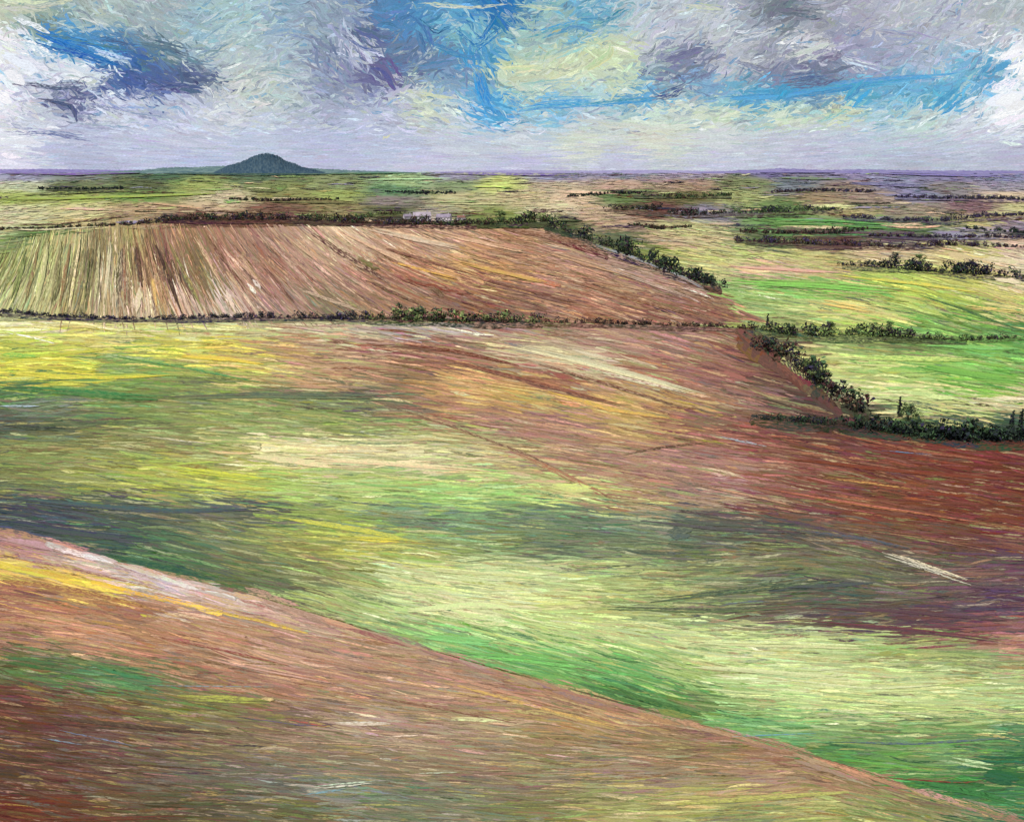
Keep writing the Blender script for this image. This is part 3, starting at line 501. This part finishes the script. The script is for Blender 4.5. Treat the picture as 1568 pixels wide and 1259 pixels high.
def hedge(name,pts,hpx,pal,dens=1.,var=.5):
    pts=np.array(pts,float); d=np.r_[0,np.cumsum(np.hypot(*np.diff(pts,axis=0).T))]
    hs=np.array(hpx,float)
    n=max(4,int(d[-1]/(hs.mean()*.26)*dens))
    s=np.sort(rng.uniform(0,d[-1],n)); x=np.interp(s,d,pts[:,0]); y=np.interp(s,d,pts[:,1])+rng.normal(0,.6,n)
    hp=np.interp(s,d,hs)*rng.uniform(1-var,1+var*.4,n)
    hp*=.95+.22*np.sin(s*.07+rng.uniform(0,6))*np.sin(s*.023+1)
    hp=np.maximum(hp,2.4)
    g=ground(x,y); dist=np.sqrt((g**2).sum(1)); hm=hp*KPX*dist
    parts=[]
    for f,rf in ((.24,.42),(.58,.34)):
        c=g+np.stack([rng.normal(0,.25,n)*hm,rng.normal(0,.3,n)*hm,hm*f],-1)
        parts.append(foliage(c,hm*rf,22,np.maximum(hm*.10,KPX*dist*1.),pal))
    for i in range(0,n,2):
        parts.append(trunk(g[i]-[0,0,.2],g[i]+[0,0,hm[i]*.5],hm[i]*.035,hm[i]*.015))
    V,F,C=cat(parts); mesh_np(name,V,F,{'Col':C},None,M_leaf)
def tree(name,x,y,hpx,pal,kind='round',lean=0,ww=1.):
    g=ground(np.array([x,]),np.array([y,]))[0]; dist=np.linalg.norm(g); h=hpx*KPX*dist
    parts=[trunk(g-[0,0,.2],g+[lean*h,0,h*.62],h*.04,h*.015,8)]
    if kind=='round':
        nc=18; cs=[];rs=[]
        for i in range(nc):
            a=rng.uniform(0,6.28); rr_=rng.uniform(.05,.30)*h*ww; z=rng.uniform(.30,.9)
            rr_*=1.25-abs(z-.5)*1.2
            q=g+np.array([math.cos(a)*rr_+lean*h*z,math.sin(a)*rr_,z*h]); cs.append(q); rs.append(rng.uniform(.10,.18)*h)
            parts.append(trunk(g+[lean*h*.4,0,h*min(.5,z*.6)],q,h*.014,h*.004,5))
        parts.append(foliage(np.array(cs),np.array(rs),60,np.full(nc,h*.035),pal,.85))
    else:
        nc=14; z=np.linspace(.12,.97,nc); rs=(1.05-z)*.2*h*ww
        cs=g+np.stack([rng.normal(0,.02,nc)*h,rng.normal(0,.02,nc)*h,z*h],-1)
        parts[0]=trunk(g-[0,0,.2],g+[0,0,h*.97],h*.03,h*.005,8)
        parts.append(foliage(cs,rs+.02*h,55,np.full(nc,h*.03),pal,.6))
    V,F,C=cat(parts); mesh_np(name,V,F,{'Col':C},None,M_leaf)
hedge('hedgerow',[(-60,480),(0,478),(60,485),(180,490),(270,490),(340,488),(440,488),(560,491)],[8,8,9,8,9,11,12,15],PU+DK[:1],1.1,.5)
hedge('hedgerow',[(555,491),(600,490),(660,493),(740,494),(800,494),(835,494)],[14,24,24,22,20,12],GR+MR[:1],1.3,.5)
hedge('hedgerow',[(835,495),(900,496),(1000,499),(1100,502),(1160,505)],[10,12,10,9,9],MR,1.,.6)
hedge('hedgerow',[(-60,352),(60,352),(200,345),(280,338),(440,338),(600,345),(700,346),(760,345)],[4,5,7,13,15,15,13,13],MR+PU[:1]+GR[1:2],1.2,.5)
hedge('hedgerow',[(740,346),(790,344),(840,340),(860,352)],[18,22,20,16],GR+MR[:1],1.4,.4)
hedge('hedgerow',[(840,350),(900,368),(960,390),(1010,412),(1060,428),(1105,442)],[16,22,25,24,22,18],DK+MR[1:2]+GR[1:2],1.7,.5)
hedge('hedgerow',[(1150,504),(1200,513),(1260,516),(1330,514),(1400,520),(1470,523),(1568,518),(1640,515)],[18,20,22,20,20,12,7,6],GR+MR[1:2],1.3,.5)
hedge('hedgerow',[(1150,528),(1200,548),(1235,578),(1270,603),(1325,638)],[22,30,36,36,28],DK+MR[:3]+GR[1:2],1.8,.6)
hedge('hedgerow',[(1150,642),(1250,650),(1330,658),(1400,670),(1480,675),(1568,674),(1650,678)],[12,16,28,36,30,30,28],DK+GR[:2],1.8,.5)
hedge('hedgerow',[(1285,408),(1350,411),(1420,417),(1500,421),(1568,428),(1650,430)],[10,16,20,20,15,12],DK+PU[:1],1.4,.5)
hedge('hedgerow',[(1125,370),(1200,374),(1300,378),(1380,380),(1450,376),(1568,380)],[12,15,13,12,10,6],MR+PU[:2],1.2,.6)
hedge('hedgerow',[(925,320),(1000,322),(1050,332),(1110,328)],[9,12,12,10],DK[:3]+MR[:2],1.2,.5)
hedge('hedgerow',[(1110,328),(1160,327),(1230,324),(1290,323)],[10,12,11,9],GR[:3]+PU[:1],1.2,.5)
hedge('hedgerow',[(1290,334),(1380,340),(1450,340),(1500,333),(1568,330)],[6,9,10,9,7],PU,1.1,.6)
hedge('hedgerow',[(1370,302),(1440,306),(1500,305),(1568,308)],[5,7,8,6],PU,1.1,.6)
hedge('hedgerow',[(980,302),(1060,304),(1120,300)],[7,9,7],GR[:3]+MR[:1],1.1,.5)
hedge('hedgerow',[(1130,356),(1200,359),(1290,358),(1330,352)],[7,9,10,7],MR+DK[:2],1.1,.5)
hedge('hedgerow',[(1330,362),(1420,366),(1500,364),(1580,366)],[6,8,8,6],PU+MR[:1],1.,.6)
hedge('hedgerow',[(960,345),(1010,352),(1060,348)],[5,7,5],MR+GR[1:2],1.,.6)
hedge('hedgerow',[(870,302),(930,298),(990,296)],[4,6,4],DK+MR[:1],1.,.6)
hedge('hedgerow',[(1180,296),(1260,293),(1340,295)],[5,6,5],PU+MR[:1],1.,.6)
hedge('hedgerow',[(350,306),(430,309),(520,306)],[4,6,4],MR+DK[:2],1.,.6)
hedge('hedgerow',[(590,294),(640,297),(700,296)],[3,5,4],DK,1.,.5)
hedge('hedgerow',[(60,290),(120,292),(190,290)],[4,5,4],DK,1.,.5)
hedge('hedgerow',[(1480,352),(1568,358),(1650,360)],[7,9,7],DK,1.,.6)
hedge('hedgerow',[(460,335),(520,340),(580,330),(610,328)],[9,12,10,7],GR[1:4]+MR[:1],1.2,.5)
hedge('hedgerow',[(605,342),(650,346),(700,346),(735,343)],[6,8,9,12],GR+MR[:2],1.5,.5)
tree('bush',1390,645,30,GR[:3]);tree('oak_tree',1255,592,38,DK+GR[2:4]);tree('oak_tree',1240,572,28,GR[:4]);tree('pale_bush',1405,652,24,GR[2:4]+[(150,165,110)],ww=1.3)
tree('conifer_tree',1548,664,34,DK,'cone',ww=.8);tree('conifer_tree',1562,664,36,DK,'cone',ww=.8);tree('conifer_tree',1376,640,32,DK,'cone',ww=.7);tree('poplar_tree',1175,500,20,DK,'cone',ww=.7);tree('oak_tree',960,382,20,DK+GR[2:3]);tree('oak_tree',1000,402,22,DK);tree('oak_tree',640,489,26,GR[1:],ww=1.4);tree('oak_tree',615,487,24,GR[1:],ww=1.3);tree('oak_tree',1370,408,20,DK,ww=1.1);tree('oak_tree',1408,412,22,GR[1:4],ww=1.2);tree('oak_tree',765,342,20,GR[1:4],ww=1.3);tree('oak_tree',1360,512,20,GR[1:4],ww=1.4);tree('oak_tree',1270,512,20,GR[1:4],ww=1.3);tree('oak_tree',1490,668,28,DK+GR[1:3],ww=1.2)
# ---------------------------------------------------------------- farm buildings
def flat(name,c,rough=.8):
    m=bpy.data.materials.new(name); m.use_nodes=True; nt=m.node_tree; b=nt.nodes['Principled BSDF']; b.inputs['Roughness'].default_value=rough
    n=nt.nodes.new('ShaderNodeTexNoise'); n.inputs['Scale'].default_value=.4; n.inputs['Detail'].default_value=6
    r=nt.nodes.new('ShaderNodeValToRGB'); c=lin(c)
    r.color_ramp.elements[0].position=.35; r.color_ramp.elements[1].position=.65
    r.color_ramp.elements[0].color=(*(c*.7),1); r.color_ramp.elements[1].color=(*np.minimum(c*1.1,1),1)
    t=nt.nodes.new('ShaderNodeTexCoord'); nt.links.new(t.outputs['Object'],n.inputs['Vector'])
    nt.links.new(n.outputs[0],r.inputs[0]); nt.links.new(r.outputs[0],b.inputs['Base Color']); return m
MW=flat('whitewash',(188,180,190)); MRf=flat('slate_roof',(140,128,146)); MR2=flat('pale_roof',(166,154,166)); MD=flat('dark_window',(60,60,70),.4); MT=flat('tile_roof',(132,90,80)); MB=flat('blue_grey_render',(128,130,150))
def box(name,x0,x1,y0,y1,z0,z1,mat,par):
    V=[(x,y,z) for z in (z0,z1) for y in (y0,y1) for x in (x0,x1)]
    F=[(0,2,3,1),(4,5,7,6),(0,1,5,4),(2,6,7,3),(0,4,6,2),(1,3,7,5)]
    me=bpy.data.meshes.new(name); me.from_pydata(V,[],F); me.materials.append(mat)
    o=bpy.data.objects.new(name,me); bpy.context.collection.objects.link(o); o.parent=par; return o
def house(name,x,y,wpx,hpx,wall,roof,rot=0):
    g=ground(np.array([float(x)]),np.array([float(y)]))[0]; dist=np.linalg.norm(g); w=wpx*KPX*dist; h=hpx*KPX*dist; d=w*.45; e=h*.6
    par=bpy.data.objects.new(name,None); bpy.context.collection.objects.link(par); par.location=g; par.rotation_euler=(0,0,rot); par.empty_display_size=.1
    box('walls',-w/2,w/2,-d/2,d/2,-.5,e,wall,par)
    V=[(-w/2,-d/2,e),(-w/2,d/2,e),(-w/2,0,h*.96),(w/2,-d/2,e),(w/2,d/2,e),(w/2,0,h*.96)]
    me=bpy.data.meshes.new('gables'); me.from_pydata(V,[],[(0,2,1),(3,4,5)]); me.materials.append(wall); o=bpy.data.objects.new('gables',me); bpy.context.collection.objects.link(o); o.parent=par
    q=w*.02
    V=[(-w/2-q,-d/2-q*2,e-.1),(w/2+q,-d/2-q*2,e-.1),(w/2+q,0,h),(-w/2-q,0,h),(-w/2-q,d/2+q*2,e-.1),(w/2+q,d/2+q*2,e-.1)]
    me=bpy.data.meshes.new('roof'); me.from_pydata(V,[],[(0,1,2,3),(3,2,5,4)]); me.materials.append(roof); o=bpy.data.objects.new('roof',me); bpy.context.collection.objects.link(o); o.parent=par
    for i,f in enumerate((-.34,-.12,.12,.34)):
        box('window_%d'%(i+1),w*f-w*.035,w*f+w*.035,-d/2-.06,-d/2+.05,e*.45,e*.75,MD,par)
    box('door',-w*.03,w*.03,-d/2-.08,-d/2+.05,-.3,e*.4,MD,par)
    box('chimney',w*.3,w*.3+h*.12,-h*.06,h*.06,h*.85,h*1.15,wall,par)
house('white_farmhouse',646,339,26,14,MW,MR2,.25);house('white_barn',680,339,22,11,MW,MRf,-.25);house('white_barn',706,338,12,8,MW,MT,.2)
house('white_barn',624,337,12,9,MW,MRf,.4)
house('farm_cottage',1076,330,12,12,MB,MRf,.2)
# ---------------------------------------------------------------- camera, light
cam=bpy.data.cameras.new('camera'); co=bpy.data.objects.new('camera',cam); bpy.context.collection.objects.link(co)
co.location=(0,0,CAMH); co.rotation_euler=(math.pi/2-P,0,0); cam.sensor_width=36; cam.lens=18/TH; cam.clip_start=.5; cam.clip_end=120000
bpy.context.scene.camera=co
SE,SA=math.radians(52),math.radians(215)   # sun behind-left of the viewer (compass bearing)
sun=bpy.data.lights.new('sun','SUN'); sun.energy=4.2; sun.angle=math.radians(.5); sun.color=(1,.965,.91)
so=bpy.data.objects.new('sun',sun); bpy.context.collection.objects.link(so)
sd=Vector((math.sin(SA)*math.cos(SE),math.cos(SA)*math.cos(SE),math.sin(SE)))
so.rotation_euler=sd.to_track_quat('Z','Y').to_euler(); so.location=(0,0,200)
w=bpy.data.worlds.new('World'); bpy.context.scene.world=w; w.use_nodes=True; nt=w.node_tree
bg=nt.nodes['Background']; st=nt.nodes.new('ShaderNodeTexSky'); st.sky_type='NISHITA'; st.sun_disc=False; st.sun_elevation=SE; st.sun_rotation=SA
nt.links.new(st.outputs[0],bg.inputs[0]); bg.inputs[1].default_value=.08
vs=bpy.context.scene.view_settings; vs.view_transform='Standard'; vs.look='None'; vs.exposure=0; vs.gamma=1
